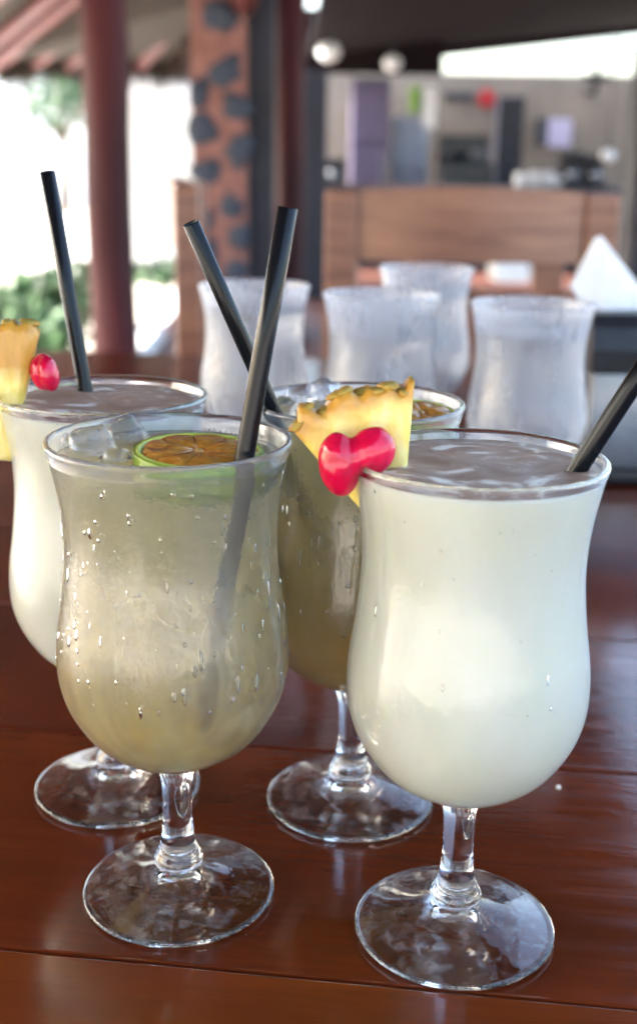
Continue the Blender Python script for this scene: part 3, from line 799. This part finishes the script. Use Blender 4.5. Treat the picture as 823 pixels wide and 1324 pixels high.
# lamps: white globes on cords (unlit)
GLB = plain('white_globe_glass', 'd5dbe0', 'e6eaec', .3)
for (px, py, r, Y, lab) in ((425, 66, .10, 11.0, 'round white globe lamp hanging by the reddish roof post'), (507, 81, .08, 11.5, 'white globe lamp hanging over the purple refrigerator'), (785, 201, .07, 11.7, 'small white globe lamp over the dark machine')):
    c0 = atY(px, py, Y); g = empty('pendant_lamp', c0); tag(g, lab, 'lamp', 'white globe lamps')
    bm = new(); bmesh.ops.create_uvsphere(bm, u_segments=20, v_segments=14, radius=r); bmesh.ops.scale(bm, vec=(1, 1, .9), verts=bm.verts); obj('globe', bm, GLB, g, True)
    bm = new(); tube(bm, [(0, 0, r * .85), (0, 0, 1.6 - c0.z)], .008, 6); obj('cord', bm, BLK, g)
# wall fan
c0 = atY(767, 100, 13.6); g = empty('wall_fan', c0); tag(g, 'small dark fan mounted on the kitchen wall under the sky gap', 'fan')
bm = new(); tube(bm, [(0, .4, -.12), (.06, .2, -.16), (0, 0, 0)], .03, 8); obj('bracket', bm, BLK, g, True)
bm = new(); lathe(bm, [(0, 0), (.05, 0), (.05, .1), (0, .12)], 16); obj('motor', bm, BLK, g, True, (0, 0, 0), (R(90), 0, 0))
for i in range(4):
    bm = new(); box(bm, (.08, 0, 0), (.12, .012, .07), .004); obj('blade', bm, BLK, g, False, (0, -.12, 0), (R(20), i * math.pi / 2, 0))
# pale thing seen through the chair back
wallbox('white_crate', 640, 684, 342, 366, 6.5, .3, plain('white_plastic', 'd9d9d6', 'ecebe8'), 'white crate standing on the floor behind the broad wooden chair', 'crate')

# ================================================================== garden on the left
WHT = plain('white_plaster', 'dfe3e6', 'f0f2f3', .85, 2, .1)
a, b = atY(150, 388, 9.4), atY(262, 388, 9.4)
bm = new(); box(bm, ((a.x + b.x) / 2 - .2, 10.9, FL + .85), (b.x - a.x + .4, .2, 1.7)); o = obj('white_wall', bm, WHT); tag(o, 'white plaster wall between the red post and the stone pillar', 'wall')
bm = new(); box(bm, (-7, 26, FL + 1.3), (18, .3, 2.6)); o = obj('garden_wall', bm, WHT); tag(o, 'white garden wall far beyond the paving', 'wall')
bm = new(); box(bm, (-.98, 6.9, FL + .03), (.16, 4.6, .12), .01); o = obj('kerb', bm, WHT); tag(o, 'low sunlit white kerb at the foot of the red post', 'kerb', kind='structure')
LEAF = []
for nm, c1, c2 in (('leaf_green', '1f3a24', '3a5c3a'), ('leaf_light', '37583a', '5f7f56')):
    LEAF.append(plain(nm, c1, c2, .5, 3))
def shrub(loc, w, h, n, seed, label, group, ls=.09):
    g = empty('shrub', loc); tag(g, label, 'shrub', group); rg = random.Random(seed)
    bm = new()
    for i in range(6):
        a = rg.uniform(0, 6.28); tube(bm, [(0, 0, 0), (math.cos(a) * w * .12, math.sin(a) * w * .12, h * .35), (math.cos(a) * w * .3, math.sin(a) * w * .3, h * .75)], [.014, .010, .005], 6)
    obj('stem', bm, plain('shrub_bark', '3a2c20', '54412e'), g, True)
    bm = new()
    for i in range(n):
        a = rg.uniform(0, 6.28); q = rg.random() ** .5; zz = rg.random()
        p = Vector((math.cos(a) * q * w * .5 * (1 - .4 * zz), math.sin(a) * q * w * .5 * (1 - .4 * zz), h * (.12 + .88 * zz) * (.8 + .25 * noise.noise(Vector((a, q * 3, seed))))))
        d = Vector((rg.uniform(-1, 1), rg.uniform(-1, 1), rg.uniform(-.4, .9))).normalized(); s = d.orthogonal().normalized(); s.rotate(Matrix.Rotation(rg.uniform(0, 6), 3, d)); l = ls * rg.uniform(.6, 1.3)
        v = [bm.verts.new(x) for x in (p, p + d * l * .45 + s * l * .28, p + d * l, p + d * l * .45 - s * l * .28)]
        f = bm.faces.new(v); f.material_index = rg.random() < .4
    obj('foliage', bm, LEAF, g)
for i, (px, Y, w, h, lab) in enumerate([(12, 6.6, .65, .42, 'low leafy green shrub behind the pineapple wedge of the white cocktail'), (60, 7.4, .6, .38, 'green shrub growing behind the upright black straw'), (98, 6.8, .45, .52, 'taller narrow green shrub beside the thick red post'), (40, 6.0, .5, .26, 'low dark green shrub at the front of the bed'), (205, 9.8, .7, .2, 'low green plants at the foot of the white wall')]):
    b = atY(px, 400, Y); shrub((b.x, Y, FL), w, h, 420, i + 3, lab, 'garden shrubs', .08)
def tree(loc, h, w, seed, label):
    g = empty('garden_tree', loc); tag(g, label, 'tree', 'garden trees'); rg = random.Random(seed)
    bm = new(); tube(bm, [(0, 0, 0), (.05, .05, h * .3), (0, .1, h * .6)], [.11, .08, .05], 10)
    for i in range(5):
        a = i * 1.3 + seed; tube(bm, [(0, .06, h * .4), (math.cos(a) * w * .2, math.sin(a) * w * .2, h * .6), (math.cos(a) * w * .35, math.sin(a) * w * .35, h * .78)], [.05, .03, .012], 6)
    obj('trunk', bm, plain('tree_bark', '4a4036', '6a5c4c', .8, 6, .4), g, True)
    bm = new()
    cl = [Vector((rg.uniform(-.4, .4) * w, rg.uniform(-.4, .4) * w, h * rg.uniform(.5, .92))) for _ in range(16)]
    for i in range(2600):
        p = rg.choice(cl) + Vector((rg.gauss(0, .11 * w), rg.gauss(0, .11 * w), rg.gauss(0, .06 * h)))
        d = Vector((rg.uniform(-1, 1), rg.uniform(-1, 1), rg.uniform(-.8, .5))).normalized(); s = d.orthogonal().normalized(); l = rg.uniform(.08, .18)
        v = [bm.verts.new(x) for x in (p, p + d * l * .45 + s * l * .25, p + d * l, p + d * l * .45 - s * l * .25)]
        f = bm.faces.new(v); f.material_index = rg.random() < .5
    obj('crown', bm, LEAF, g)
b = atY(205, 300, 19); tree((b.x, 19, FL - .06), 3.0, 1.6, 2, 'pale leafy garden tree rising over the white wall')
b = atY(85, 300, 23); tree((b.x, 23, FL - .06), 3.2, 2.2, 6, 'pale leafy garden tree behind the upright black straw')
